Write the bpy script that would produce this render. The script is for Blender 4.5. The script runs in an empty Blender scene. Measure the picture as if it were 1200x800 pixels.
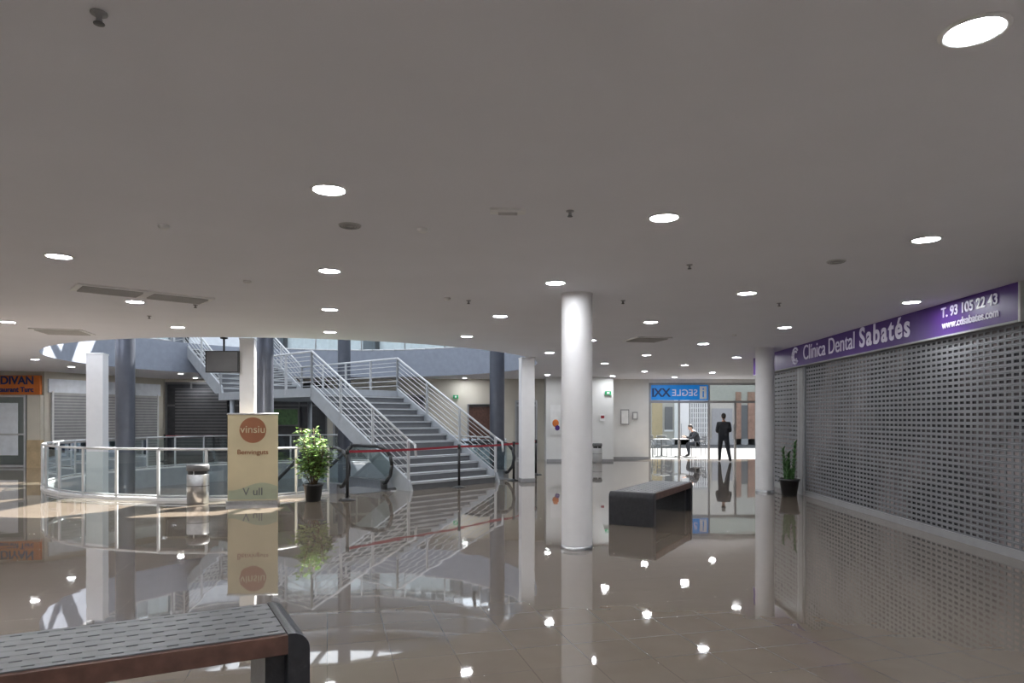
import bpy, bmesh, math, random
from mathutils import Matrix, Vector
random.seed(4)
sc=bpy.context.scene
COL=sc.collection
F=808.0; H=1.6; CE=3.13
def PF(u,v,z=0.0):
    y=F*(H-z)/(v-490.0); return ((u-600)/F*y,y,z)
def PC(u,v):
    y=F*(CE-H)/(490.0-v); return ((u-600)/F*y,y)
# ------------------------------------------------ materials
def newmat(name):
    m=bpy.data.materials.new(name); m.use_nodes=True
    return m,m.node_tree.nodes,m.node_tree.links,m.node_tree.nodes['Principled BSDF']
def mat(name,col,rough=.5,metal=0.,noise=.06,nscale=6.,bump=0.,bscale=60.,emit=None,estr=0.,spec=None):
    m,N,L,b=newmat(name)
    b.inputs['Roughness'].default_value=rough; b.inputs['Metallic'].default_value=metal
    if spec is not None: b.inputs['Specular IOR Level'].default_value=spec
    tc=N.new('ShaderNodeTexCoord')
    nz=N.new('ShaderNodeTexNoise'); nz.inputs['Scale'].default_value=nscale; nz.inputs['Detail'].default_value=4
    L.new(tc.outputs['Object'],nz.inputs['Vector'])
    rp=N.new('ShaderNodeValToRGB')
    rp.color_ramp.elements[0].position=.3; rp.color_ramp.elements[1].position=.7
    rp.color_ramp.elements[0].color=(*[max(0,c*(1-noise)) for c in col],1)
    rp.color_ramp.elements[1].color=(*[min(1,c*(1+noise)) for c in col],1)
    L.new(nz.outputs['Fac'],rp.inputs['Fac']); L.new(rp.outputs['Color'],b.inputs['Base Color'])
    if bump>0:
        n2=N.new('ShaderNodeTexNoise'); n2.inputs['Scale'].default_value=bscale
        L.new(tc.outputs['Object'],n2.inputs['Vector'])
        bp=N.new('ShaderNodeBump'); bp.inputs['Strength'].default_value=bump; bp.inputs['Distance'].default_value=.01
        L.new(n2.outputs['Fac'],bp.inputs['Height']); L.new(bp.outputs['Normal'],b.inputs['Normal'])
    if emit: 
        b.inputs['Emission Color'].default_value=(*emit,1); b.inputs['Emission Strength'].default_value=estr
    return m
def glassmat(name,tint=(.9,.95,.95),refl=.08):
    m,N,L,b=newmat(name); N.remove(b)
    out=[n for n in N if n.type=='OUTPUT_MATERIAL'][0]
    t=N.new('ShaderNodeBsdfTransparent'); t.inputs[0].default_value=(*tint,1)
    g=N.new('ShaderNodeBsdfGlossy'); g.inputs['Roughness'].default_value=.02; g.inputs[0].default_value=(.9,.95,1,1)
    fr=N.new('ShaderNodeFresnel'); fr.inputs['IOR'].default_value=1.45
    ad=N.new('ShaderNodeMath'); ad.operation='ADD'; ad.inputs[1].default_value=refl; ad.use_clamp=True
    mx=N.new('ShaderNodeMixShader')
    L.new(fr.outputs[0],ad.inputs[0]); L.new(ad.outputs[0],mx.inputs[0]); L.new(t.outputs[0],mx.inputs[1]); L.new(g.outputs[0],mx.inputs[2])
    L.new(mx.outputs[0],out.inputs[0]); return m
def emitmat(name,col,s):
    m,N,L,b=newmat(name)
    b.inputs['Base Color'].default_value=(*col,1)
    b.inputs['Emission Color'].default_value=(*col,1); b.inputs['Emission Strength'].default_value=s
    return m
def floormat():
    m,N,L,b=newmat('polished_tiles')
    tc=N.new('ShaderNodeTexCoord'); mp=N.new('ShaderNodeMapping'); mp.inputs['Rotation'].default_value=(0,0,math.radians(-15))
    L.new(tc.outputs['Object'],mp.inputs['Vector'])
    br=N.new('ShaderNodeTexBrick'); br.offset=0; br.squash=1
    br.inputs['Scale'].default_value=1; br.inputs['Brick Width'].default_value=.42; br.inputs['Row Height'].default_value=.42
    br.inputs['Mortar Size'].default_value=.0035; br.inputs['Mortar Smooth'].default_value=.2
    br.inputs['Color1'].default_value=(.225,.185,.148,1); br.inputs['Color2'].default_value=(.212,.175,.140,1)
    br.inputs['Mortar'].default_value=(.15,.125,.105,1)
    L.new(mp.outputs[0],br.inputs['Vector'])
    nz=N.new('ShaderNodeTexNoise'); nz.inputs['Scale'].default_value=3.5; nz.inputs['Detail'].default_value=6
    L.new(mp.outputs[0],nz.inputs['Vector'])
    mx=N.new('ShaderNodeMix'); mx.data_type='RGBA'; mx.blend_type='MULTIPLY'; mx.inputs[0].default_value=1
    L.new(br.outputs['Color'],mx.inputs[6])
    rp=N.new('ShaderNodeValToRGB'); rp.color_ramp.elements[0].color=(.8,.79,.78,1); rp.color_ramp.elements[1].color=(1,1,1,1)
    L.new(nz.outputs['Fac'],rp.inputs[0]); L.new(rp.outputs[0],mx.inputs[7])
    L.new(mx.outputs[2],b.inputs['Base Color'])
    b.inputs['Roughness'].default_value=.03; b.inputs['IOR'].default_value=1.58
    b.inputs['Coat Weight'].default_value=.35; b.inputs['Coat Roughness'].default_value=.015
    n2=N.new('ShaderNodeTexNoise'); n2.inputs['Scale'].default_value=2.2; n2.inputs['Detail'].default_value=1
    L.new(mp.outputs[0],n2.inputs['Vector'])
    ad=N.new('ShaderNodeMath'); ad.operation='MULTIPLY_ADD'; ad.inputs[1].default_value=-.12
    L.new(br.outputs['Fac'],ad.inputs[0]); L.new(n2.outputs['Fac'],ad.inputs[2])
    bp=N.new('ShaderNodeBump'); bp.inputs['Strength'].default_value=.2; bp.inputs['Distance'].default_value=.004
    L.new(ad.outputs[0],bp.inputs['Height']); L.new(bp.outputs[0],b.inputs['Normal']); L.new(bp.outputs[0],b.inputs['Coat Normal'])
    return m
M={}
M['floor']=floormat()
M['ceil']=mat('ceiling_paint',(.82,.82,.87),.7,noise=.015,nscale=1.5)
M['wall']=mat('wall_paint_white',(.78,.78,.77),.6,noise=.03,nscale=2)
M['cream']=mat('wall_paint_cream',(.66,.62,.54),.6,noise=.04,nscale=2)
M['beige']=mat('beige_tile',(.55,.42,.26),.5,noise=.15,nscale=5)
M['col']=mat('column_paint',(.86,.85,.86),.45,noise=.02)
M['dkcol']=mat('column_steel_blue',(.13,.14,.17),.3,metal=.5)
M['steel']=mat('brushed_steel',(.55,.56,.58),.28,metal=1.,noise=.08,nscale=20)
M['rail']=mat('rail_paint',(.60,.61,.63),.35,metal=.3)
M['tread']=mat('stair_tread',(.50,.52,.54),.45)
M['riser']=mat('stair_riser',(.15,.155,.165),.5)
M['string']=mat('stringer_paint',(.38,.40,.43),.4)
M['black']=mat('black_rubber',(.02,.02,.022),.4)
M['dark']=mat('dark_shop',(.035,.036,.042),.35,noise=.3)
M['dgrey']=mat('dark_grey',(.12,.12,.125),.45)
M['mgrey']=mat('mid_grey',(.32,.32,.33),.45)
M['lgrey']=mat('light_grey_slats',(.5,.5,.5),.45)
M['red']=mat('red_belt',(.30,.02,.035),.6)
M['glass']=glassmat('clear_glass')
M['gglass']=glassmat('greenish_glass',(.78,.86,.84),.10)
M['fascia']=mat('fascia_blue_grey',(.30,.33,.40),.4)
M['upwall']=mat('upper_wall_grey',(.18,.20,.23),.5)
M['pale']=mat('pale_panel',(.80,.84,.90),.4)
M['purple']=mat('purple_sign',(.062,.018,.165),.4,noise=.03,emit=(.10,.03,.30),estr=.05)
M['white']=mat('white_plastic',(.85,.85,.85),.4)
M['signw']=mat('sign_letters',(.70,.66,.78),.4,emit=(.8,.75,.9),estr=.10)
M['orange']=mat('orange_sign',(.62,.17,.03),.5)
M['blue']=mat('blue_sign',(.01,.20,.58),.4,emit=(.0,.22,.7),estr=.3)
M['navy']=mat('navy_letters',(.01,.03,.14),.4)
M['wood']=mat('bench_wood',(.12,.06,.045),.35,noise=.3,nscale=12)
M['bench']=mat('bench_cast_iron',(.03,.031,.036),.32,noise=.2,nscale=25,bump=.2)
M['plate']=mat('bench_plate',(.19,.195,.205),.4,metal=.3,noise=.12,nscale=9)
M['slat']=mat('shutter_metal',(.25,.255,.27),.42,metal=.3,noise=.08,nscale=3)
M['bulb']=emitmat('downlight_lens',(.94,.965,1),168)
M['sky']=emitmat('skylight_glazing_glow',(.90,.95,1),2.4)  # emission stands in for daylight coming through the panes
M['skin']=mat('skin',(.45,.27,.19),.5)
M['hair']=mat('hair',(.03,.022,.018),.6)
M['jacket']=mat('dark_jacket',(.018,.02,.026),.7,bump=.3)
M['trouser']=mat('dark_trousers',(.02,.023,.032),.75,bump=.3)
M['shoe']=mat('shoe_leather',(.015,.014,.013),.4)
M['pot']=mat('pot_plastic',(.03,.03,.032),.35)
M['soil']=mat('soil',(.05,.03,.02),.9,noise=.4,nscale=30)
M['leaf']=mat('leaf_variegated',(.30,.47,.14),.4,noise=.5,nscale=14)
M['leafd']=mat('leaf_dark',(.06,.14,.045),.4,noise=.4,nscale=10)
M['trunk']=mat('plant_stem',(.13,.085,.045),.8)
M['pave']=mat('street_paving',(.09,.09,.093),.7,noise=.1)
M['stucco']=mat('street_stucco',(.46,.44,.40),.8,noise=.06,bump=.3)
M['yel']=mat('street_yellow',(.48,.38,.22),.8)
M['brick']=mat('street_brick',(.34,.20,.15),.8,noise=.2)
M['green']=mat('exit_green',(.02,.30,.12),.4,emit=(.03,.5,.2),estr=.2)
# ------------------------------------------------ mesh builder
class MB:
    def __init__(s,M0=None): s.v=[];s.f=[];s.mi=[];s.sm=[];s.mats=[];s.M=M0 or Matrix()
    def _m(s,k):
        m=M[k] if isinstance(k,str) else k
        if m not in s.mats: s.mats.append(m)
        return s.mats.index(m)
    def add(s,vs,fs,k,smooth=False):
        o=len(s.v); s.v+= [s.M@Vector(p) for p in vs]; mi=s._m(k)
        for i,f in enumerate(fs):
            s.f.append([o+j for j in f]); s.mi.append(mi); s.sm.append(smooth if isinstance(smooth,bool) else smooth[i])
        return s
    def box(s,a,b,k):
        x0,y0,z0=a;x1,y1,z1=b
        return s.add([(x0,y0,z0),(x1,y0,z0),(x1,y1,z0),(x0,y1,z0),(x0,y0,z1),(x1,y0,z1),(x1,y1,z1),(x0,y1,z1)],
          [(0,3,2,1),(4,5,6,7),(0,1,5,4),(1,2,6,5),(2,3,7,6),(3,0,4,7)],k)
    def quad(s,pts,k): return s.add(pts,[tuple(range(len(pts)))],k)
    def prism(s,pts,ext,k):
        n=len(pts); e=Vector(ext); q=[Vector(p) for p in pts]+[Vector(p)+e for p in pts]
        return s.add(q,[tuple(reversed(range(n))),tuple(range(n,2*n))]+[(i,(i+1)%n,(i+1)%n+n,i+n) for i in range(n)],k)
    def tube(s,p,q,r,k,seg=12,r2=None,caps=True):
        p=Vector(p);q=Vector(q);d=(q-p)
        if d.length<1e-6: return s
        d.normalize(); a=d.orthogonal().normalized(); b=d.cross(a); r2=r if r2 is None else r2
        vs=[];n=seg
        for c,rr in((p,r),(q,r2)):
            for i in range(n):
                t=2*math.pi*i/n; vs.append(c+a*math.cos(t)*rr+b*math.sin(t)*rr)
        fs=[(i,(i+1)%n,(i+1)%n+n,i+n) for i in range(n)]; sm=[True]*n
        if caps: fs+=[tuple(reversed(range(n))),tuple(range(n,2*n))]; sm+=[False,False]
        return s.add(vs,fs,k,sm)
    def path(s,pts,r,k,seg=10):
        for i in range(len(pts)-1):
            s.tube(pts[i],pts[i+1],r,k,seg)
        for p in pts[1:-1]: s.ball(p,(r,r,r),k,6,8)
        return s
    def ball(s,c,r,k,nu=10,nv=14):
        c=Vector(c); vs=[];fs=[]
        for i in range(nu+1):
            a=math.pi*i/nu
            for j in range(nv):
                t=2*math.pi*j/nv
                vs.append(c+Vector((r[0]*math.sin(a)*math.cos(t),r[1]*math.sin(a)*math.sin(t),r[2]*math.cos(a))))
        for i in range(nu):
            for j in range(nv):
                fs.append((i*nv+j,(i+1)*nv+j,(i+1)*nv+(j+1)%nv,i*nv+(j+1)%nv))
        return s.add(vs,fs,k,True)
    def lathe(s,c,prof,k,seg=28):
        c=Vector(c); vs=[];fs=[];n=seg
        for r,z in prof:
            for j in range(n):
                t=2*math.pi*j/n; vs.append(c+Vector((r*math.cos(t),r*math.sin(t),z)))
        for i in range(len(prof)-1):
            for j in range(n):
                fs.append((i*n+j,i*n+(j+1)%n,(i+1)*n+(j+1)%n,(i+1)*n+j))
        s.add(vs,fs,k,True)
        return s
    def make(s,name,parent=None,bevel=0,loc=None,rz=0):
        me=bpy.data.meshes.new(name); me.from_pydata([tuple(v) for v in s.v],[],s.f); me.update()
        for m in s.mats: me.materials.append(m)
        for i,p in enumerate(me.polygons): p.material_index=s.mi[i]; p.use_smooth=s.sm[i]
        o=bpy.data.objects.new(name,me); COL.objects.link(o)
        if loc: o.location=loc
        o.rotation_euler[2]=rz
        if parent: o.parent=parent
        if bevel:
            b=o.modifiers.new('bev','BEVEL'); b.width=bevel; b.segments=3; b.limit_method='ANGLE'
        return o
def empty(name,loc=(0,0,0),rz=0):
    o=bpy.data.objects.new(name,None); COL.objects.link(o); o.location=loc; o.rotation_euler[2]=rz; return o
def text(parent,name,body,size,org,xa,ya,k,ext=.004,bold=0.,align='LEFT',sp=1.0):
    c=bpy.data.curves.new(name,'FONT'); c.body=body; c.size=size; c.extrude=ext; c.offset=bold; c.align_x=align; c.space_character=sp
    c.materials.append(M[k]); o=bpy.data.objects.new(name,c); COL.objects.link(o)
    xa=Vector(xa).normalized(); ya=Vector(ya).normalized(); za=xa.cross(ya)
    R=Matrix((xa,ya,za)).transposed().to_4x4(); R.translation=Vector(org)
    o.parent=parent; o.matrix_local=R; return o
# ------------------------------------------------ shell
C=Vector((-6,19.2)); nV=Vector((.7413,-.6712)); wV=Vector((.6712,.7413)); R0=5.8; DC=4.6
UC=Vector((-5.6,19.3)); UR=6.3
phi0=math.acos(DC/R0)
def arc(phi,r=R0): return C+nV*(math.cos(phi)*r)+wV*(math.sin(phi)*r)
NA=72
hole=[arc(phi0+(2*math.pi-2*phi0)*i/NA) for i in range(NA+1)]
uhole=[UC+Vector((math.cos(2*math.pi*i/96),math.sin(2*math.pi*i/96)))*UR for i in range(96)]
def holed(name,rect,hl,z,m,up):
    bm=bmesh.new(); es=[]
    for loop in (rect,hl):
        vs=[bm.verts.new((p[0],p[1],z)) for p in loop]
        es+=[bm.edges.new((vs[i],vs[(i+1)%len(vs)])) for i in range(len(vs))]
    bmesh.ops.triangle_fill(bm,use_beauty=True,use_dissolve=False,edges=es)
    bm.normal_update()
    for f in bm.faces:
        if (f.normal.z>0)!=up: f.normal_flip()
    me=bpy.data.meshes.new(name); bm.to_mesh(me); bm.free(); me.materials.append(m)
    o=bpy.data.objects.new(name,me); COL.objects.link(o); return o
rect=[(-18,-6),(13,-6),(13,27),(-18,27)]
holed('floor',rect,hole,0,M['floor'],True)
holed('ceiling',rect,uhole,CE,M['ceil'],False)
# pit
mb=MB()
hl=hole
for i in range(len(hl)):
    a=hl[i];b=hl[(i+1)%len(hl)]
    mb.quad([(a.x,a.y,0),(b.x,b.y,0),(b.x,b.y,-.55),(a.x,a.y,-.55)],'string')
    mb.quad([(a.x,a.y,-.55),(b.x,b.y,-.55),(b.x,b.y,-4),(a.x,a.y,-4)],'mgrey')
mb.box((-13,12,-4.1),(1,26,-4),'mgrey')
mb.make('floor_opening_shaft')
# upper level
mb=MB()
for i in range(96):
    a=uhole[i];b=uhole[(i+1)%96]
    mb.quad([(a.x,a.y,CE),(b.x,b.y,CE),(b.x,b.y,4.1),(a.x,a.y,4.1)],'fascia')
    d=(a-UC).normalized(); e=(b-UC).normalized()
    A=UC+d*9.5;B=UC+e*9.5
    mb.quad([(a.x,a.y,4.1),(b.x,b.y,4.1),(B.x,B.y,4.1),(A.x,A.y,4.1)],'mgrey')
    fr=2<i<47  # back sector coloured pale to stand in for skylight brightness
    mb.quad([(A.x,A.y,4.1),(B.x,B.y,4.1),(B.x,B.y,5.6),(A.x,A.y,5.6)],'pale' if (i%6 and fr) else ('mgrey' if i%6 else 'upwall'))
    mb.quad([(A.x,A.y,5.6),(B.x,B.y,5.6),(B.x,B.y,8),(A.x,A.y,8)],'upwall')
    if i%6==0:
        A2=UC+d*9.4; mb.tube((A2.x,A2.y,4.1),(A2.x,A2.y,8),.09,'dgrey',8)
    A3=UC+d*9.45;B3=UC+e*9.45
    for z in (5.6,6.4,7.2): mb.tube((A3.x,A3.y,z),(B3.x,B3.y,z),.05,'rail',6)
mb.make('wall_upper_gallery')
mb=MB()
for i in range(96):
    a=uhole[i];b=uhole[(i+1)%96]; mid=(a+b)/2
    if (mid-Vector((-10.3,24.3))).length<2.0: continue
    d=(a-UC).normalized()*.06; a2=a+d;b2=b+d
    mb.quad([(a2.x,a2.y,4.15),(b2.x,b2.y,4.15),(b2.x,b2.y,4.95),(a2.x,a2.y,4.95)],'gglass')
    mb.tube((a2.x,a2.y,5.0),(b2.x,b2.y,5.0),.03,'rail',8)
    mb.tube((a2.x,a2.y,4.13),(b2.x,b2.y,4.13),.03,'rail',8)
    if i%4==0: mb.tube((a2.x,a2.y,4.1),(a2.x,a2.y,5.0),.025,'rail',8)
mb.make('upper_gallery_railing')
# unseen roof glazing, glows for daylight, panes opened to place sun patches, carried on beams
mb=MB()
x=-16.0
while x<5:
    y=9.0
    while y<30:
        cx,cy=x+.35,y+.35
        op=( -8<cx<-.4 and 16.3<cy<18.7 and int((cx+20)/.7)%4!=0) or (-10.9<cx<-7.3 and 16.3<cy<22.0 and int((cy)/.7)%3!=0)
        if not op: mb.quad([(x,y,8),(x,y+.7,8),(x+.7,y+.7,8),(x+.7,y,8)],'sky')
        y+=.7
    mb.box((x-.04,9,7.75),(x+.04,30,7.98),'dgrey') if int(round((x+16)/.7))%3==0 else None
    x+=.7
for k in range(5): mb.box((-16,10+k*4.6,7.6),(5,10.15+k*4.6,7.98),'dgrey')
mb.make('window_skylight')
# perimeter walls
def wallbox(name,p,q,z0,z1,k,th=.2,side=1):
    p=Vector(p);q=Vector(q);d=(q-p).normalized(); n=Vector((-d.y,d.x))*th*side
    mb=MB(); mb.prism([(p.x,p.y,z0),(q.x,q.y,z0),(q.x+n.x,q.y+n.y,z0),(p.x+n.x,p.y+n.y,z0)],(0,0,z1-z0),k); return mb.make(name)
def RX(y): return 5.36+.0507*y
wallbox('wall_right',(RX(-6)+.12,-6),(RX(17.7)+.12,17.7),0,CE,'wall',side=-1)
wallbox('wall_right_return',(RX(17.7),17.7),(13,17.7),0,CE,'wall',th=.15,side=-1)
wallbox('wall_lobby',(13,17.7),(13,27),0,CE,'wall',side=-1)
wallbox('wall_rear',(-18,-6),(7,-6),0,CE,'wall',side=-1)
wallbox('wall_left',(-18,-6),(-18,22.5),0,CE,'cream',side=1)
wallbox('wall_shopfront',(-18,22.5),(-15.26,22.5),0,CE,'cream')
wallbox('wall_diagonal',(-15.26,22.5),(-13.5,26.8),0,CE,'cream')
wallbox('wall_back',(-13.5,26.8),(1.26,26.8),0,CE,'cream')
wallbox('wall_service',(1.26,25.5),(3.75,25.5),0,CE,'wall',th=1.5)
wallbox('wall_entrance',(3.75,27),(5.36,27),0,CE,'wall')
wallbox('wall_entrance_right',(9.75,27),(13,27),0,CE,'wall')
wallbox('trim_entrance_header',(5.36,27),(9.75,27),2.98,CE,'white')
wallbox('baseboard_service',(1.28,25.48),(3.74,25.48),0,.09,'mgrey',th=.02,side=-1)
wallbox('baseboard_entrance',(3.76,26.98),(5.36,26.98),0,.09,'mgrey',th=.02,side=-1)
# ------------------------------------------------ downlights
P0=Vector((-1.89,7.14)); e1=Vector((2.38,.64)); e2=Vector((-.667,2.53))
mb=MB()
for i in range(-8,6):
    for j in range(-6,10):
        p=P0+e1*i+e2*j
        if p.y<-5 or p.y>26.5 or p.x<-17.5 or (p.y<17.9 and p.x>RX(p.y)-.3) or p.x>12.7: continue
        if (p-UC).length<UR+.3: continue
        if (p-Vector((.83,8.5))).length<.4: continue
        if p.x<-15 and p.y>22: continue
        if p.x<-13 and p.y>24.5: continue
        if 1.1<p.x<3.9 and p.y>25.3: continue
        c=Vector((p.x,p.y,CE))
        mb.lathe(c,[(.10,-.004),(.115,-.014),(.125,-.004),(.126,0)],'white',24)
        mb.add([c+Vector((.101*math.cos(t*math.pi/12),.101*math.sin(t*math.pi/12),-.006)) for t in range(24)],[tuple(reversed(range(24)))],'bulb')
mb.make('recessed_downlights')
# sprinklers / detectors
mb=MB()
for u,v in [(668,247),(808,310),(549,352),(913,355),(116,15),(730,352),(229,357),(175,370)]:
    x,y=PC(u,v)
    mb.lathe((x,y,CE),[(.03,0),(.03,-.006),(.012,-.008),(.010,-.025),(.008,-.035)],'mgrey',12)
    mb.lathe((x,y,CE),[(.001,-.04),(.02,-.04),(.02,-.043),(.001,-.043)],'dgrey',12)
    for k in(-1,1): mb.tube((x+k*.008,y,CE-.02),(x+k*.012,y,CE-.04),.003,'mgrey',6)
mb.make('fire_sprinklers')
mb=MB()
for u,v in [(290,329),(192,264),(495,268),(860,392),(524,349)]:
    x,y=PC(u,v)
    mb.lathe((x,y,CE),[(.045,0),(.045,-.012),(.03,-.03),(.001,-.033)],'white',16)
mb.make('smoke_detectors')
mb=MB()
for u,v in [(410,264),(980,306)]:
    x,y=PC(u,v); mb.lathe((x,y,CE),[(.09,0),(.085,-.010),(.001,-.011)],'lgrey',24)
    for r in (.03,.05,.07): mb.lathe((x,y,CE-.011),[(r,0),(r+.004,-.003),(r+.008,0)],'mgrey',24)
mb.make('ceiling_speakers')
def grille(name,u,v,L,W,rz,halves=1):
    x,y=PC(u,v); mb=MB()
    mb.box((-L/2,-W/2,-.018),(L/2,W/2,0),'white')
    seg=L/halves
    for h in range(halves):
        a=-L/2+seg*h+.06; b=-L/2+seg*(h+1)-.06
        mb.box((a,-W/2+.06,-.022),(b,W/2-.06,-.019),'mgrey')
        n=max(2,int((W-.12)/.05))
        for i in range(n):
            yy=-W/2+.06+(i+.5)*(W-.12)/n
            mb.add([(a,yy-.01,-.022),(b,yy-.01,-.022),(b,yy+.008,-.036),(a,yy+.008,-.036)],[(0,1,2,3)],'lgrey')
    mb.make(name,loc=(x,y,CE),rz=rz)
A15=math.radians(15)
grille('air_conditioning_grille',170,344,1.5,.5,.72,2)
grille('air_conditioning_cassette',758,397,.72,.72,A15)
grille('air_conditioning_cassette',74,388,.8,.75,A15)
grille('air_vent',595,246,.26,.11,.05)
# ------------------------------------------------ columns
def roundcol(name,x,y,r,k,z0=0,z1=CE,kick=True):
    mb=MB(); mb.lathe((x,y,0),[(r,z0),(r,z1)],k,48)
    if kick:
        mb.lathe((x,y,0),[(r+.004,z0+.001),(r+.004,z0+.05),(r,.051)],'steel',48)
        mb.lathe((x,y,0),[(r+.001,z1-.012),(r+.006,z1-.01),(r+.006,z1)],'white',48)
    else: mb.lathe((x,y,0),[(r+.03,z0),(r+.03,z0+.03),(r,z0+.05)],k,32)
    return mb.make(name)
roundcol('column_round',.8,8.5,.19,'col')
roundcol('column_round',5.5,15.0,.195,'col')
def sqcol(x,y,w,z0,rz=.2):
    mb=MB(); mb.box((-w/2,-w/2,z0),(w/2,w/2,CE),'col'); mb.box((-w/2-.01,-w/2-.01,z0),(w/2+.01,w/2+.01,z0+.1),'mgrey')
    mb.box((-w/2-.01,-w/2-.01,CE-.03),(w/2+.01,w/2+.01,CE),'white'); mb.make('column_square',loc=(x,y,0),rz=rz,bevel=.01)
sqcol(-9.8,16.3,.36,-4); sqcol(-5.06,13.22,.27,0); sqcol(.37,17.4,.34,0)
roundcol('column_steel',-8.75,15.6,.2,'dkcol',-4,7.5,False)
roundcol('column_steel',-5.1,14.25,.165,'dkcol',-4,7.5,False)
roundcol('column_steel',-5.6,23.0,.21,'dkcol',-4,7.5,False)
roundcol('column_steel',-.42,19.4,.21,'dkcol',-4,7.5,False)
# ------------------------------------------------ glass balustrade
mb=MB()
NP=30
pts=[arc(phi0+(2*math.pi-2*phi0)*i/NP,R0+.05) for i in range(NP+1)]
def SP(n,w): p=C+nV*n+wV*w; return p
chordA=[SP(DC+.06,-3.5),SP(DC+.06,-2.75),SP(DC+.06,-2.0)]
for L_ in (pts,chordA):
    for i,p in enumerate(L_):
        mb.box((p.x-.022,p.y-.022,0),(p.x+.022,p.y+.022,1.0),'rail')
        if i+1<len(L_):
            q=L_[i+1]; d=(q-p).normalized()*.03
            a=p+d;b=q-d
            mb.quad([(a.x,a.y,.1),(b.x,b.y,.1),(b.x,b.y,.93),(a.x,a.y,.93)],'gglass')
            mb.tube((p.x,p.y,1.0),(q.x,q.y,1.0),.025,'rail',10)
            mb.tube((p.x,p.y,.09),(q.x,q.y,.09),.02,'rail',8)
            nn=Vector((-(q-p).normalized().y,(q-p).normalized().x))*.04
            mb.prism([(p.x-nn.x,p.y-nn.y,0),(q.x-nn.x,q.y-nn.y,0),(q.x+nn.x,q.y+nn.y,0),(p.x+nn.x,p.y+nn.y,0)],(0,0,.05),'col')
mb.make('glass_balustrade')
# ------------------------------------------------ staircase
O=Vector((-2.3,15.2)); rV=-nV
SW=2.85; RUN=.3; RI=.17
MS=Matrix(((rV.x,wV.x,0,O.x),(rV.y,wV.y,0,O.y),(0,0,1,0),(0,0,0,1)))
mb=MB(MS)
def flight(s0,z0,n,ri):
    for i in range(n):
        a=s0+i*RUN; z=z0+(i+1)*ri
        mb.box((a+.012,.05,z-ri),(a+.03,SW-.05,z-.035),'riser')
        if i<n-1: mb.box((a-.02,.05,z-.04),(a+RUN+.02,SW-.05,z),'tread')
        if i<n-1: mb.box((a-.022,.05,z-.012),(a+.02,SW-.05,z+.002),'mgrey')
    s1=s0+(n-1)*RUN; z1=z0+n*ri
    for w in (0,SW-.06):
        mb.prism([(s0-.12,w,max(z0-.02,0)),(s0-.05,w,z0+.22),(s1,w,z1+.08),(s1+.05,w,z1-.28),(s0+.35,w,z0-.0)],(0,.06,0),'string')
    mb.prism([(s0+.3,.06,z0),(s1+.02,.06,z1-.26),(s1+.02,.06,z1-.3),(s0+.34,.06,z0-.04 if z0>0 else 0)],(0,SW-.12,0),'mgrey')
    return s1,z1
s1,z1=flight(0,0,14,RI)
s2=9.05
mb.box((s1-.02,0,z1-.22),(s2+.1,SW,z1-.0),'string')
mb.box((s1,.05,z1),(s2,SW-.05,z1+.012),'tread')
s3,z3=flight(s2,z1,10,.172)
mb.box((s3-.02,0,z3-.2),(s3+1.2,SW,z3+.012),'tread')
for w in (.1,SW-.1):
    for s in (s2-.6,):
        mb.tube((s,w,-4),(s,w,z1-.2),.07,'string',14)
for w in (.03,SW-.03):
    prof=[(0.0,.17),(s1,z1),(s2,z1),(s3,z3),(s3+.8,z3)]
    for h,r in [(.95,.028)]+[(x,.0105) for x in(.16,.3,.44,.58,.72,.83)]:
        P=[(a,w,b+h) for a,b in prof]
        if h==.95: P=[(-.25,w,.17+.6),(-.22,w,.17+.85)]+P
        mb.path(P,r,'rail',8)
    for i in range(len(prof)-1):
        (a,za),(b,zb)=prof[i],prof[i+1]; n=max(1,round((b-a)/1.25))
        for k in range(n+1):
            t=k/n; s=a+(b-a)*t; z=za+(zb-za)*t
            mb.box((s-.008,w-.03,z-.15),(s+.03,w+.03,z+.95),'rail')
mb.make('staircase')
# ------------------------------------------------ escalators
def escalator(w0,w1):
    E=SP(5.05,0)
    mm=Matrix(((rV.x,wV.x,0,E.x),(rV.y,wV.y,0,E.y),(0,0,1,0),(0,0,0,1)))
    mb=MB(mm); tn=math.tan(math.radians(30)); SE=7.2
    def zt(s,z): return z if s<1.5 else z-(s-1.5)*tn
    for w in (w0,w1):
        pth=[(.55,.1),(.22,.16),(.06,.33),(0,.55),(.06,.76),(.22,.9),(.5,.96),(1.5,.96),(SE,zt(SE,.96))]
        mb.path([(a,w,b) for a,b in pth],.04,'black',10)
        g=[(.5,.2),(.22,.24),(.1,.38),(.05,.55),(.1,.72),(.24,.86),(.5,.92),(1.5,.92),(SE,zt(SE,.92)),(SE,zt(SE,.2)),(1.5,.2)]
        mb.quad([(a,w,b) for a,b in g],'gglass')
        mb.prism([(.3,w-.1,-.0),(.3,w-.1,.2),(1.5,w-.1,.22),(SE,w-.1,zt(SE,.22)),(SE,w-.1,zt(SE,-.5)),(1.5,w-.1,-.45)],(0,.2,0),'steel')
    a,b=min(w0,w1)+.1,max(w0,w1)-.1
    mb.box((-.1,a,0),(1.2,b,.012),'steel')
    s=1.2;z=0
    while s<SE:
        mb.box((s,a,z-.25),(s+.4,b,z-.02),'riser'); mb.box((s,a,z-.02),(s+.02,b,z-.01),'orange')
        s+=.4
        if s>1.5: z-=.4*tn
    mb.make('escalator')
escalator(-1.75,-.62); escalator(2.7,3.45)
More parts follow.
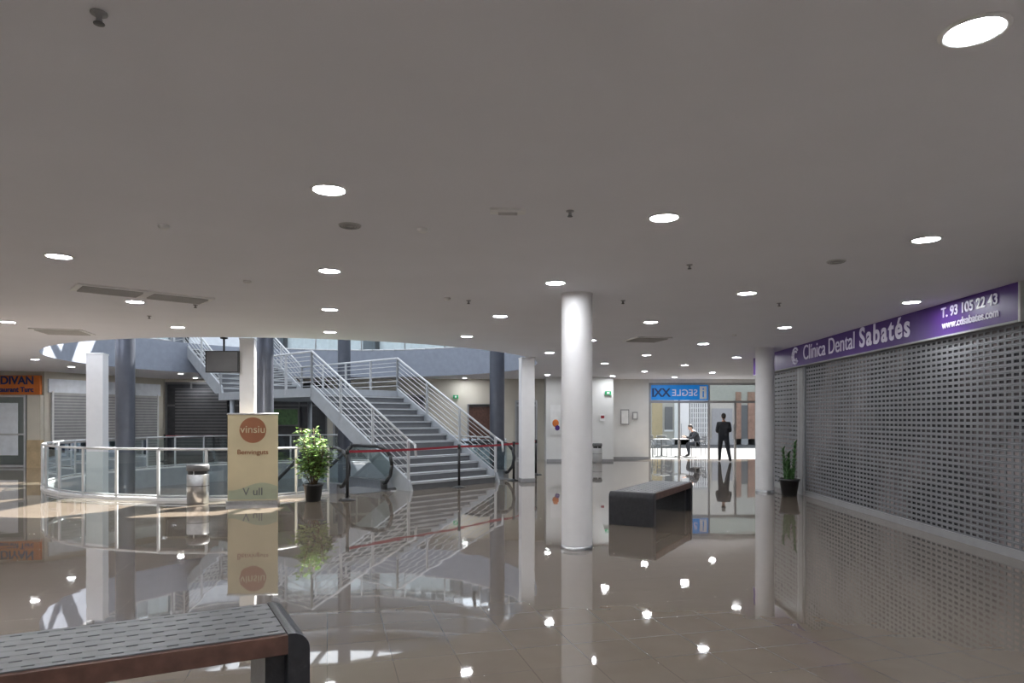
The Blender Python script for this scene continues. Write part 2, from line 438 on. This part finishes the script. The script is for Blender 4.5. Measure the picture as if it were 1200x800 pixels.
# ------------------------------------------------ queue barriers
posts=[PF(407,586),PF(538,571),PF(602,563),PF(628,556)]
mb=MB()
def qpost(mb,p):
    x,y,_=p
    mb.lathe((x,y,0),[(.001,.0),(.17,.0),(.17,.012),(.05,.035),(.03,.05)],'black',24)
    mb.tube((x,y,.03),(x,y,.98),.03,'black',14); mb.tube((x,y,.9),(x,y,1.0),.037,'black',14)
def belt(mb,p,q,z=.95):
    a=Vector(p[:2]);b=Vector(q[:2]); pr=None
    for i in range(11):
        t=i/10; c=a.lerp(b,t); zz=z-.02*4*t*(1-t)
        if pr: mb.quad([(pr[0].x,pr[0].y,pr[1]-.025),(c.x,c.y,zz-.025),(c.x,c.y,zz+.025),(pr[0].x,pr[0].y,pr[1]+.025)],'red')
        pr=(c,zz)
for p in posts: qpost(mb,p)
for a,b in zip(posts,posts[1:]): belt(mb,a,b)
mb.make('queue_barrier')
mb=MB(); bp=[(-12.9,25.6,0),(-11.2,25.9,0),(-9.2,26.1,0)]
for p in bp: qpost(mb,p)
for a,b in zip(bp,bp[1:]): belt(mb,a,b)
mb.make('queue_barrier')
# ------------------------------------------------ benches
def lattice(mb,x0,x1,y0,y1,z0,z1,px,py,hx,hy,k,stag=.5):
    ny=max(1,round((y1-y0)/py)); py=(y1-y0)/ny; nx=max(1,round((x1-x0)/px)); px=(x1-x0)/nx
    st=py-hy
    for j in range(ny+1):
        a=y0+j*py-st/2; b=a+st; a=max(a,y0); b=min(b,y1)
        mb.box((x0,a,z0),(x1,b,z1),k)
    for j in range(ny):
        off=(j%2)*stag
        for i in range(nx+1):
            c=x0+(i+off)*px; a=max(x0,c-(px-hx)/2); b=min(x1,c+(px-hx)/2)
            if b>a: mb.box((a,y0+j*py+st/2,z0+.0005),(b,y0+(j+1)*py-st/2,z1-.0005),k)
def bench(loc,rz):
    L,W,Hh=2.2,.7,.5; mb=MB()
    for sgn in(-1,1):
        xo=sgn*L/2; t=.11
        pr=[(xo-sgn*t,0),(xo,0),(xo,Hh-.09)]
        for k in range(1,8):
            a=math.pi/2*k/7; pr.append((xo-sgn*.09*(1-math.cos(a)),Hh-.09+.09*math.sin(a)))
        pr.append((xo-sgn*(t+.0),Hh))
        pts=[(a,-W/2,b) for a,b in pr]
        if sgn<0: pts=pts[::-1]
        mb.prism(pts,(0,W,0),'bench')
        mb.box((xo-sgn*t if sgn<0 else xo-t-.1, -W/2+.08,0),(xo+t+.1 if sgn<0 else xo-t, W/2-.08,.4),'bench')
    for y in(-1,1):
        a,b=sorted((y*W/2,y*(W/2-.045)))
        mb.box((-L/2+.1,a+.004,Hh-.105),(L/2-.1,b-.004,Hh-.008),'wood')
    mb.box((-L/2+.1,-.03,Hh-.1),(L/2-.1,.03,Hh-.03),'bench')
    mb.box((-L/2+.1,-W/2+.05,Hh-.07),(L/2-.1,W/2-.05,Hh-.06),'bench')  # dark sheet added below the plate so its holes look shaded
    lattice(mb,-L/2+.115,L/2-.115,-W/2+.035,W/2-.035,Hh-.006,Hh,.115,.084,.05,.017,'plate')
    return mb.make('slatted_metal_bench',loc=(loc[0],loc[1],0),rz=rz,bevel=.003)
bench((-2.18,3.36),math.atan2(.47,.88))
bench((2.30,11.2),math.atan2(.874,.486))
# ------------------------------------------------ right shops
n_=math.hypot(1,.0507)
xa=Vector((-.0507/n_,-1/n_,0)); nrm=Vector((-1/n_,.0507/n_,0))
def RWM(y0):
    return Matrix(((xa.x,0,nrm.x,RX(y0)),(xa.y,0,nrm.y,y0),(0,1,0,0),(0,0,0,1)))
def backing():
    m,N,L,b=newmat('shutter_backing_painted_light')
    tc=N.new('ShaderNodeTexCoord'); nz=N.new('ShaderNodeTexNoise'); nz.inputs['Scale'].default_value=.7; nz.inputs['Detail'].default_value=3
    L.new(tc.outputs['Object'],nz.inputs['Vector'])
    rp=N.new('ShaderNodeValToRGB'); rp.color_ramp.elements[0].position=.45; rp.color_ramp.elements[1].position=.66
    rp.color_ramp.elements[0].color=(.08,.08,.088,1); rp.color_ramp.elements[1].color=(.50,.42,.42,1)  # pale patches painted for reflections and light showing in the slots
    L.new(nz.outputs['Fac'],rp.inputs[0]); L.new(rp.outputs[0],b.inputs['Base Color']); b.inputs['Roughness'].default_value=.25; return m
M['backing']=backing()
def shutter(name,ya,yb,zt,px=.13,py=.076,hx=.088,hy=.034):
    L=(ya-yb); mb=MB(RWM(ya))
    mb.box((0,0,-.04),(L,zt,-.018),'backing')
    lattice(mb,0.06,L-.06,.1,zt,-.006,0,px,py,hx,hy,'slat',0)
    mb.box((0,0,-.03),(.06,zt,.03),'steel'); mb.box((L-.06,0,-.03),(L,zt,.03),'steel')
    mb.box((0.06,0,-.02),(L-.06,.1,.02),'mgrey')
    ny=round((zt-.1)/py)
    for j in range(ny):
        z=.1+j*(zt-.1)/ny; mb.tube((.06,z,.0),(L-.06,z,.0),.0035,'slat',6,caps=False)
    mb.make(name)
SB=2.70
shutter('rolling_shutter',14.34,4.5,SB-.03)
shutter('rolling_shutter',17.5,14.6,SB-.03,px=.2,py=.1,hx=.15,hy=.03)
mb=MB(RWM(14.6)); mb.box((0,0,-.05),(.26,SB-.03,.04),'mgrey'); mb.make('trim_1')
sg=empty('dental_clinic_sign')
mb=MB(RWM(17.6)); Ls=17.6-7.68
mb.box((0,SB,-.02),(Ls,CE-.003,.09),'purple'); mb.box((Ls,SB-.02,-.02),(Ls+.035,CE-.003,.1),'white'); mb.box((0,SB-.025,-.02),(Ls,SB,.1),'mgrey')
mb.make('sign_panel',sg)
def rwp(u,z,off=.1):
    k=(u-600)/F; a=5.36-off; y=a/(k-.0507); return Vector((RX(y)-off,y,z))
text(sg,'lettering_name','Clínica Dental',.42,rwp(941,2.80),xa,(0,0,1),'signw',sp=1.0)
text(sg,'lettering_name_bold','Sabatés',.45,rwp(1007,2.80),xa,(0,0,1),'signw',bold=.01,sp=1.2)
text(sg,'lettering_phone','T. 93 105 22 43',.18,rwp(1103,2.94),xa,(0,0,1),'signw',bold=.003)
text(sg,'lettering_web','www.cdsabates.com',.14,rwp(1104,2.79),xa,(0,0,1),'signw',bold=.002)
mb=MB()
c0=rwp(932,2.92)
for k in range(10):
    for r in(.17,.10):
        a=math.radians(40+k*28); b=math.radians(40+(k+1)*28)
        mb.tube(c0+xa*r*math.cos(a)+Vector((0,0,r*math.sin(a))),c0+xa*r*math.cos(b)+Vector((0,0,r*math.sin(b))),.02,'signw',6)
mb.make('logo_swirl',sg)
mb=MB(RWM(7.55)); mb.box((0,SB,-.02),(3.6,CE-.005,.09),'dgrey'); mb.make('blank_shop_sign')
# ------------------------------------------------ left/back shops
ds=empty('restaurant_sign',(-16.6,22.4,2.68))
mb=MB(); mb.box((-1.3,-.06,-.31),(1.3,.05,.31),'orange'); mb.make('sign_panel',ds)
text(ds,'lettering_name','DIVAN',.36,(.02,-.07,.03),(1,0,0),(0,0,1),'navy',bold=.01)
text(ds,'lettering_tagline','Restaurant Turc',.22,(-.35,-.07,-.22),(1,0,0),(0,0,1),'navy',bold=.008)
mb=MB(); mb.box((-17.9,22.36,0),(-15.75,22.44,2.35),'mgrey')
for x in(-17.9,-16.85,-15.8): mb.box((x,22.3,0),(x+.06,22.36,2.35),'rail')
for z in(0.02,1.05,2.29): mb.box((-17.9,22.31,z),(-15.75,22.36,z+.06),'rail')
mb.quad([(-17.84,22.345,.1),(-15.8,22.345,.1),(-15.8,22.345,2.28),(-17.84,22.345,2.28)],'gglass')
mb.quad([(-17.6,22.335,.4),(-16.0,22.335,.4),(-16.0,22.335,2.1),(-17.6,22.335,2.1)],'pale')
mb.make('glazed_shopfront')
mb=MB(); mb.box((-15.7,22.3,0),(-15.27,22.48,.9),'beige'); mb.box((-15.7,22.32,.9),(-15.27,22.48,2.35),'cream'); mb.make('trim_2')
dd=Vector((-13.5+15.26,26.8-22.5,0)).normalized(); dn=Vector((dd.y,-dd.x,0))
MD=Matrix(((dd.x,0,dn.x,-15.26),(dd.y,0,dn.y,22.5),(0,1,0,0),(0,0,0,1)))
mb=MB(MD); mb.box((.2,0,.01),(4.3,2.45,.05),'lgrey')
for i in range(24): mb.box((.2,.1*i+.02,.05),(4.3,.1*i+.07,.062),'mgrey')
for x in (.2,1.5,2.9,4.25): mb.box((x,0,.02),(x+.06,2.5,.09),'white')
mb.box((.1,2.45,.01),(4.4,2.9,.07),'pale')
mb.make('closed_shop_shutter')
def storefront(name,x0,x1,y,z1,n,k='dark',fr='dgrey'):
    mb=MB(); mb.box((x0,y-.03,0),(x1,y,z1),k)
    for i in range(n+1):
        x=x0+(x1-x0)*i/n; mb.box((x-.03,y-.09,0),(x+.03,y-.03,z1),fr)
    for z in (.05,2.1,z1-.04): mb.box((x0,y-.085,z-.04),(x1,y-.03,z+.04),fr)
    mb.make(name)
storefront('dark_storefront',-13.4,-10.5,26.78,3.0,3)
mb=MB(); mb.box((-13.0,26.6,.1),(-11.0,26.66,2.75),'dgrey')
for i in range(22): mb.box((-13.0,26.59,.15+i*.12),(-11.0,26.6,.2+i*.12),'dark')
mb.make('closed_shop_shutter')
storefront('dark_storefront',-10.3,-7.2,26.78,3.0,3,'dark')
storefront('dark_storefront',-6.9,-3.4,26.78,2.5,4,'dgrey','mgrey')
storefront('service_door',-1.7,-.6,26.78,2.15,1,'wood','mgrey')
storefront('service_door',.15,.95,26.78,2.3,1,'mgrey','steel')
mb=MB(); mb.box((-9.9,26.55,1.3),(-8.2,26.6,2.0),'dgrey'); mb.box((-9.85,26.54,1.35),(-8.25,26.55,1.95),'leafd'); mb.make('wall_poster')
def xat(u,y): return (u-600)/F*y
mb=MB(); y=25.47
a,b=xat(645,y),xat(657,y); mb.box((a,y-.03,1.0),(b,y,2.1),'white')
mb.make('poster_board')
mb=MB(); mb.box((xat(646,y),y-.05,1.1),(xat(656,y),y-.035,1.6),'white'); mb.ball((xat(651,y),y-.05,1.42),(.12,.02,.14),'orange'); mb.ball((xat(653,y),y-.06,1.25),(.09,.02,.1),'purple'); mb.make('colour_poster')
mb=MB(); mb.box((xat(709,y),y-.06,2.47),(xat(716,y),y,2.6),'green'); mb.box((xat(711,y),y-.07,2.5),(xat(714,y),y-.06,2.57),'white'); mb.make('exit_sign')
mb=MB(); mb.box((xat(531,26.7),26.7,2.37),(xat(537,26.7),26.78,2.5),'green'); mb.box((xat(533,26.7),26.69,2.4),(xat(535,26.7),26.7,2.47),'white'); mb.make('exit_sign')
mb=MB(); mb.box((xat(703,y),y-.03,1.5),(xat(709,y),y,1.75),'white'); mb.box((xat(704,y),y-.035,1.6),(xat(708,y),y-.03,1.7),'red'); mb.make('fire_notice')
y=26.97
mb=MB()
for u0,u1,z0,z1 in((727,737,1.35,1.95),(741,747,1.55,1.85)):
    mb.box((xat(u0,y),y-.06,z0),(xat(u1,y),y,z1),'mgrey'); mb.box((xat(u0+1,y),y-.07,z0+.04),(xat(u1-1,y),y-.06,z1-.04),'white')
mb.make('notice_boards')
def bin_(loc,r,h,k='steel'):
    mb=MB(); mb.lathe((0,0,0),[(.001,0),(r*.95,0),(r*.95,.04),(r,.05),(r,h*.74),(r*.97,h*.75)],k,36)
    mb.lathe((0,0,0),[(r*.9,h*.75),(r*.9,h*.84)],'black',36)
    mb.lathe((0,0,0),[(r*.97,h*.84),(r*1.03,h*.85),(r*1.03,h*.97),(r*.95,h),(r*.3,h),(r*.28,h*.96),(.001,h*.96)],'dgrey',36)
    mb.lathe((0,0,0),[(r*1.01,h*.45),(r*1.02,h*.46),(r*1.01,h*.47)],'dgrey',36)
    for k in range(4):
        t=k*math.pi/2; mb.box((r*.85*math.cos(t)-.01,r*.85*math.sin(t)-.01,h*.74),(r*.85*math.cos(t)+.01,r*.85*math.sin(t)+.01,h*.85),'steel')
    mb.make('litter_bin',loc=loc)
bin_(PF(232,590),.195,.74); bin_((xat(700,24.9),24.9,0),.17,.7,'lgrey')
# ------------------------------------------------ banner
M['bannr']=mat('banner_print',(.50,.43,.28),.5,noise=.12,nscale=1.2)
M['sienna']=mat('banner_circle',(.27,.105,.05),.5)
M['olive']=mat('banner_wave',(.33,.35,.25),.5)
bn=empty('rollup_banner',(-4.83,12.86,0),math.radians(8))
mb=MB(); mb.box((-.46,-.1,0),(.46,.1,.07),'steel'); mb.box((-.45,-.012,.07),(.45,-.006,1.68),'bannr'); mb.tube((-.46,-.01,1.68),(.46,-.01,1.68),.018,'steel',10); mb.tube((0,.04,.05),(0,.02,1.68),.012,'steel',8)
c=Vector((0,-.014,1.38)); mb.add([c+Vector((.24*math.cos(t*math.pi/16),0,.24*math.sin(t*math.pi/16))) for t in range(32)],[tuple(range(32))],'sienna')
wv=[(-.44,-.014,.09),(.44,-.014,.09)]+[(.44-.88*i/12,-.014,.33+.07*math.sin(i/12*5)) for i in range(13)]
mb.quad(wv,'olive'); mb.make('banner_stand',bn)
text(bn,'lettering_logo','vinsiu',.2,(0,-.018,1.33),(1,0,0),(0,0,1),'bannr',align='CENTER')
text(bn,'lettering_script','Benvinguts',.13,(0,-.018,.93),(1,0,0),(0,0,1),'sienna',align='CENTER')
text(bn,'lettering_foot','V ull',.2,(0,-.02,.17),(1,0,0),(0,0,1),'dgrey',align='CENTER')
# ------------------------------------------------ monitor
mx,my=xat(262,13.05),13.0
mb=MB(); mb.box((mx-.31,my-.03,2.46),(mx+.31,my+.04,2.87),'black'); mb.box((mx-.29,my-.034,2.48),(mx+.29,my-.03,2.85),'dgrey')
mb.box((mx-.1,my+.04,2.6),(mx+.1,my+.09,2.75),'black'); mb.tube((mx,my+.07,2.65),(mx,my+.07,CE),.02,'black'); mb.lathe((mx,my+.07,CE),[(.07,0),(.07,-.02),(.02,-.03)],'black',16)
mb.make('hanging_monitor')
# ------------------------------------------------ plants
def leafq(mb,p,d,L,W,k,droop=.25):
    d=d.normalized(); s=d.cross(Vector((0,0,1)))
    if s.length<.01: s=Vector((1,0,0))
    s.normalize(); up=s.cross(d); 
    pts=[p,p+d*L*.35+s*W*.5+up*.02*L,p+d*L*.75+s*W*.38-Vector((0,0,droop*L*.4)),p+d*L-Vector((0,0,droop*L)),p+d*L*.75-s*W*.38-Vector((0,0,droop*L*.4)),p+d*L*.35-s*W*.5+up*.02*L,p+d*L*.5-Vector((0,0,droop*L*.1+.012))]
    mb.add(pts,[(0,1,6),(1,2,6),(2,3,6),(3,4,6),(4,5,6),(5,0,6)],k,True)
def potm(mb,r,h):
    mb.lathe((0,0,0),[(.001,0),(r*.72,0),(r*.95,h*.88),(r*1.03,h*.88),(r*1.03,h),(r*.93,h),(r*.9,h*.9)],'pot',28)
    mb.lathe((0,0,0),[(r*.92,h*.9),(.001,h*.93)],'soil',28)
mb=MB(); potm(mb,.19,.34)
for k in range(13):
    a=k*2.4; b0=Vector((.04*math.cos(a),.04*math.sin(a),.3)); rr=random.uniform(.08,.36); top=Vector((rr*math.cos(a),rr*math.sin(a),random.uniform(.75,1.42)))
    mid=(b0+top)/2+Vector((.03,.02,0)); mb.tube(b0,mid,.012,'trunk',8,.009); mb.tube(mid,top,.009,'trunk',8,.004)
    for q in range(75):
        t=random.uniform(.22,1); c=b0.lerp(mid,t*2) if t<.5 else mid.lerp(top,t*2-1)
        aa=random.uniform(0,6.28); d=Vector((math.cos(aa),math.sin(aa),random.uniform(-.1,.7)))
        c2=c+d.normalized()*random.uniform(.02,.14); mb.tube(c,c2,.0025,'trunk',4,caps=False)
        leafq(mb,c2,d,random.uniform(.09,.14),random.uniform(.05,.075),'leaf' if random.random()<.8 else 'leafd')
p=PF(367,587); mb.make('potted_ficus',loc=p)
mb=MB(); potm(mb,.2,.36)
for k in range(5):
    a=k*1.3; x,y=.07*math.cos(a),.07*math.sin(a); h=[1.08,.85,.95,.7,.7][k]
    lean=Vector((.05*math.cos(a),.05*math.sin(a),0))
    pr=Vector((x,y,.3))
    for i in range(8):
        t=(i+1)/8; q=Vector((x,y,.3+(h-.3)*t))+lean*t; mb.tube(pr,q,.035*(1-.25*t),'leafd',8,.03*(1-.25*t)); pr=q
        for jj in range(3):
            aa=jj*2.1+i*.7; leafq(mb,q,Vector((math.cos(aa),math.sin(aa),1.2)),.11,.035,'leafd',.05)
    mb.ball(pr,(.026,.026,.05),'leafd',6,8)
for k in range(14):
    a=k*.9; leafq(mb,Vector((.03*math.cos(a),.03*math.sin(a),.32)),Vector((math.cos(a)*.5,math.sin(a)*.5,1.5)),random.uniform(.3,.45),.06,'leafd',.3)
mb.make('potted_cactus',loc=PF(925,581))
# ------------------------------------------------ entrance glazing
ex0,ex1,ey=5.36,9.75,27.05
mb=MB()
for x in (5.40,6.55,7.72,8.75,9.70): mb.box((x-.035,ey-.04,0),(x+.035,ey+.04,2.98 if x!=8.75 else 2.25),'mgrey')
for z in (2.25,2.95): mb.box((ex0,ey-.05,z-.05),(ex1,ey+.05,z+.04),'mgrey')
mb.quad([(5.4,ey,.05),(6.55,ey,.05),(6.55,ey,2.2),(5.4,ey,2.2)],'glass')
mb.quad([(8.75,ey,.05),(9.7,ey,.05),(9.7,ey,2.2),(8.75,ey,2.2)],'glass')
mb.quad([(7.7,ey,2.3),(9.7,ey,2.3),(9.7,ey,2.9),(7.7,ey,2.9)],'gglass')
for x in(6.62,8.68): mb.box((x-.012,ey-.08,.8),(x+.012,ey-.05,1.4),'steel')
mb.make('door_1')
bs=empty('entrance_blue_sign',(0,0,0))
mb=MB(); mb.box((5.44,26.93,2.31),(7.66,26.98,2.9),'blue'); mb.make('sign_panel',bs)
text(bs,'lettering_name','SEGLE',.36,(7.25,26.92,2.48),(-1,0,0),(0,0,1),'signw',ext=.002,bold=.004,sp=1.05)
text(bs,'lettering_numeral','XXI',.46,(6.18,26.92,2.45),(-1,0,0),(0,0,1),'navy',ext=.002,bold=.01,sp=.92)
mb=MB(); mb.box((7.33,26.915,2.36),(7.6,26.93,2.85),'white'); mb.box((7.44,26.91,2.42),(7.49,26.915,2.66),'blue'); mb.box((7.44,26.91,2.71),(7.49,26.915,2.77),'blue'); mb.make('info_symbol',bs)
# ------------------------------------------------ street
mb=MB(); mb.box((-5,27.2,-.2),(40,60,-.005),'pave'); mb.make('ground_street')
mb=MB()
fy=42
mb.box((-5,fy,0),(35,fy+.5,8),'stucco')
mb.box((xat(764,fy),fy-.08,0),(xat(776,fy),fy,5),'yel'); mb.box((xat(790,fy),fy-.1,0),(xat(807,fy),fy,3.0),'wall')
mb.box((xat(779,fy),fy-.06,.9),(xat(788,fy),fy-.02,2.3),'dgrey'); mb.box((xat(778,fy),fy-.1,.8),(xat(789,fy),fy-.02,.9),'wall')
for i in range(9):
    x=xat(809+i*2.6,fy); mb.box((x-.03,fy-.15,0),(x+.03,fy-.1,2.6),'white')
for i in range(9): mb.box((xat(808,fy),fy-.15,.1+i*.3),(xat(831,fy),fy-.11,.15+i*.3),'white')
mb.box((xat(808,fy),fy-.05,0),(xat(831,fy),fy-.01,2.7),'mgrey')
mb.box((xat(862,fy),fy-.1,0),(xat(868,fy),fy,3.2),'brick'); mb.box((xat(876,fy),fy-.1,0),(xat(884,fy),fy,3.2),'brick')
mb.box((xat(868,fy),fy-.06,0),(xat(876,fy),fy,2.4),'dgrey'); mb.box((xat(834,fy),fy-.06,0),(xat(858,fy),fy-.02,2.2),'mgrey')
mb.box((-5,fy-.1,0),(35,fy-.01,.35),'mgrey')
mb.make('street_facade')
def cafechair(x,y,rz):
    mb=MB(); k='dgrey'
    for sx in(-.22,.22):
        mb.path([(sx,.2,0),(sx,.22,.44),(sx,.27,.86)],.015,k,8)
        mb.path([(sx,-.2,0),(sx,-.2,.64),(sx,.22,.66)],.015,k,8)
    mb.path([(-.22,.27,.86),(.22,.27,.86)],.015,k,8)
    for i in range(7): mb.box((-.22,-.21+i*.062,.43),(.22,-.165+i*.062,.445),k)
    for i in range(5): mb.box((-.21,.235+.006*i,.55+.06*i),(.21,.245+.006*i,.59+.06*i),k)
    mb.make('cafe_chair',loc=(x,y,0),rz=rz)
def cafetable(x,y):
    mb=MB(); mb.lathe((0,0,0),[(.001,.72),(.33,.72),(.34,.735),(.33,.75),(.001,.75)],'mgrey',28); mb.tube((0,0,.03),(0,0,.72),.03,'dgrey'); 
    for k in range(4):
        t=k*math.pi/2+.5; mb.tube((0,0,.06),(.3*math.cos(t),.3*math.sin(t),.015),.018,'dgrey',8)
    mb.make('cafe_table',loc=(x,y,0))
cafetable(6.2,28.6); cafechair(5.65,28.7,1.4); cafechair(6.5,29.4,.3); cafechair(6.0,30.2,0)
cafetable(7.0,28.7); cafechair(7.72,28.6,-1.45)
# ------------------------------------------------ people
def skinned(name,nodes,edges,parent,root,mats):
    names=list(nodes); idx={n:i for i,n in enumerate(names)}
    me=bpy.data.meshes.new(name+'_sk'); me.from_pydata([nodes[n][:3] for n in names],[(idx[a],idx[b]) for a,b,_ in edges],[])
    ob=bpy.data.objects.new(name+'_sk',me); COL.objects.link(ob)
    sk=ob.modifiers.new('s','SKIN'); sk.use_smooth_shade=True
    for i,n in enumerate(names):
        r=nodes[n][3]; r=(r,r) if not isinstance(r,tuple) else r
        me.skin_vertices[0].data[i].radius=r; me.skin_vertices[0].data[i].use_root=(n==root)
    ss=ob.modifiers.new('ss','SUBSURF'); ss.levels=2; ss.render_levels=2
    dg=bpy.context.evaluated_depsgraph_get(); ev=ob.evaluated_get(dg)
    nm=bpy.data.meshes.new_from_object(ev,depsgraph=dg); nm.name=name
    o=bpy.data.objects.new(name,nm); COL.objects.link(o); o.parent=parent
    bpy.data.objects.remove(ob)
    nm.materials.clear()
    for m in mats: nm.materials.append(M[m])
    segs=[(Vector(nodes[a][:3]),Vector(nodes[b][:3]),k) for a,b,k in edges]
    for p in nm.polygons:
        c=p.center; best=None
        for a,b,k in segs:
            d=b-a; t=max(0,min(1,(c-a).dot(d)/max(d.length_squared,1e-9))); q=(c-(a+d*t)).length
            if best is None or q<best[0]: best=(q,k)
        p.material_index=mats.index(best[1]); p.use_smooth=True
    return o
def head(parent,c,tilt=0,yaw=0):
    R=Matrix.Translation(Vector(c))@Matrix.Rotation(yaw,4,'Z')@Matrix.Rotation(tilt,4,'X')
    mb=MB(R)
    mb.ball((0,0,.0),(.075,.095,.115),'skin',16,20); mb.ball((0,-.025,-.055),(.055,.065,.06),'skin',10,14)
    mb.tube((0,-.09,.0),(0,-.112,-.028),.009,'skin',8,.014); mb.ball((0,-.108,-.03),(.014,.012,.01),'skin',6,8)
    for s in(-1,1):
        mb.ball((s*.03,-.083,.005),(.012,.009,.008),'white',6,8); mb.ball((s*.03,-.091,.005),(.005,.003,.005),'black',6,8)
        mb.box((s*.03-.014,-.095,.02),(s*.03+.014,-.086,.025),'hair'); mb.ball((s*.077,.0,-.005),(.01,.02,.03),'skin',8,8)
    mb.box((-.022,-.092,-.062),(.022,-.084,-.056),'red')
    mb.ball((0,.018,.035),(.083,.095,.098),'hair',12,18); mb.ball((0,.05,-.02),(.07,.06,.07),'hair',8,12)
    mb.make('head',parent)
def hand(parent,name,w,d,side,up=Vector((0,0,1))):
    w=Vector(w); d=Vector(d).normalized(); s=d.cross(up).normalized()*side; pn=s.cross(d)*side
    nodes={'w':(*w,.024),'p':(*(w+d*.05),.03),'q':(*(w+d*.085),.026)}; E=[('w','p','skin'),('p','q','skin')]
    o=skinned(name,nodes,E,parent,'p',['skin'])
    mb=MB()
    for i,(off,L) in enumerate(((-.028,.062),(-.01,.075),(.01,.08),(.028,.07))):
        a=w+d*.075+s*off; b=a+d*L*.45-pn*.008; c=b+d*L*.3-pn*.02; e=c+d*L*.15-pn*.022
        mb.tube(a,b,.0095,'skin',8,.009); mb.ball(b,(.009,)*3,'skin',6,8); mb.tube(b,c,.009,'skin',8,.008); mb.ball(c,(.008,)*3,'skin',6,8); mb.tube(c,e,.008,'skin',8,.0065); mb.ball(e,(.0065,)*3,'skin',6,8)
    a=w+d*.03-s*.024; b=a-s*.026+d*.025-pn*.01; c=b+d*.03-pn*.012
    mb.tube(a,b,.012,'skin',8,.01); mb.ball(b,(.01,)*3,'skin',6,8); mb.tube(b,c,.01,'skin',8,.008); mb.ball(c,(.008,)*3,'skin',6,8)
    mb.make(name+'_fingers',parent)
def person(name,loc,rz,N,headc,tilt,yaw,lh,rh):
    e=empty(name,loc,rz)
    E=[('pel','sp','jacket'),('sp','ch','jacket'),('ch','nb','jacket'),('nb','nk','skin'),
       ('pel','hl','trouser'),('hl','kl','trouser'),('kl','al','trouser'),('al','tl','shoe'),
       ('pel','hr','trouser'),('hr','kr','trouser'),('kr','ar','trouser'),('ar','tr','shoe'),
       ('ch','sl','jacket'),('sl','el','jacket'),('el','wl','jacket'),('ch','sr','jacket'),('sr','er','jacket'),('er','wr','jacket')]
    skinned('body',N,E,e,'pel',['jacket','trouser','shoe','skin'])
    head(e,headc,tilt,yaw)
    hand(e,'hand_l',N['wl'][:3],lh,1); hand(e,'hand_r',N['wr'][:3],rh,-1)
    return e
N1={'pel':(0,0,.95,(.19,.15)),'sp':(0,0,1.14,(.185,.145)),'ch':(0,.01,1.33,(.215,.15)),'nb':(0,.0,1.47,.085),'nk':(0,-.01,1.56,.055),
 'hl':(.10,0,.86,.11),'kl':(.13,-.12,.5,.08),'al':(.14,-.16,.09,.058),'tl':(.15,-.33,.045,.042),
 'hr':(-.10,0,.86,.11),'kr':(-.15,.05,.5,.08),'ar':(-.22,.20,.1,.058),'tr':(-.24,.05,.042,.042),
 'sl':(.19,.01,1.40,.085),'el':(.24,.02,1.12,.065),'wl':(.15,-.2,1.08,.042),
 'sr':(-.19,.01,1.40,.085),'er':(-.24,.03,1.12,.065),'wr':(-.10,-.22,1.15,.042)}
px=xat(848,25.4)
person('standing_man',(px,25.4,0),math.radians(165),N1,(0,-.025,1.66),.25,0,(-.3,-1,.1),(.3,-1,.2))
N2={'pel':(0,.05,.58,(.19,.15)),'sp':(0,-.02,.76,(.18,.145)),'ch':(0,-.14,.95,(.2,.145)),'nb':(0,-.21,1.06,.08),'nk':(0,-.26,1.12,.055),
 'hl':(.1,.0,.55,.11),'kl':(.13,-.42,.54,.08),'al':(.13,-.4,.09,.055),'tl':(.14,-.56,.042,.04),
 'hr':(-.1,.0,.55,.11),'kr':(-.13,-.4,.54,.08),'ar':(-.13,-.32,.1,.055),'tr':(-.13,-.48,.04,.04),
 'sl':(.19,-.15,1.0,.08),'el':(.22,-.3,.78,.062),'wl':(.1,-.5,.82,.04),
 'sr':(-.19,-.15,1.0,.08),'er':(-.22,-.3,.78,.062),'wr':(-.1,-.5,.86,.04)}
person('seated_person',(7.70,28.6,0),math.radians(-88),N2,(0,-.31,1.22),.45,0,(-.4,-1,.1),(.4,-1,.2))
# ------------------------------------------------ lights / world / camera
w=bpy.data.worlds.new('sky_world'); sc.world=w; w.use_nodes=True
nt=w.node_tree; bg=nt.nodes['Background']
bg.inputs[0].default_value=(.80,.88,1,1); bg.inputs[1].default_value=1.4
sd=bpy.data.lights.new('sun','SUN'); sd.energy=28; sd.angle=.01; sd.color=(1,.96,.9)
so=bpy.data.objects.new('sun',sd); COL.objects.link(so); so.location=(0,30,20)
so.rotation_euler=Vector((-.35*1.25,-.5*1.25,-1)).to_track_quat('-Z','Y').to_euler()
cd=bpy.data.cameras.new('camera'); cd.sensor_width=36; cd.lens=F/1200*36; cd.shift_y=90/1200; cd.clip_end=300
co=bpy.data.objects.new('camera',cd); COL.objects.link(co); co.location=(0,0,H); co.rotation_euler=(math.pi/2,0,0)
sc.camera=co
sc.view_settings.view_transform='Standard'; sc.view_settings.exposure=0
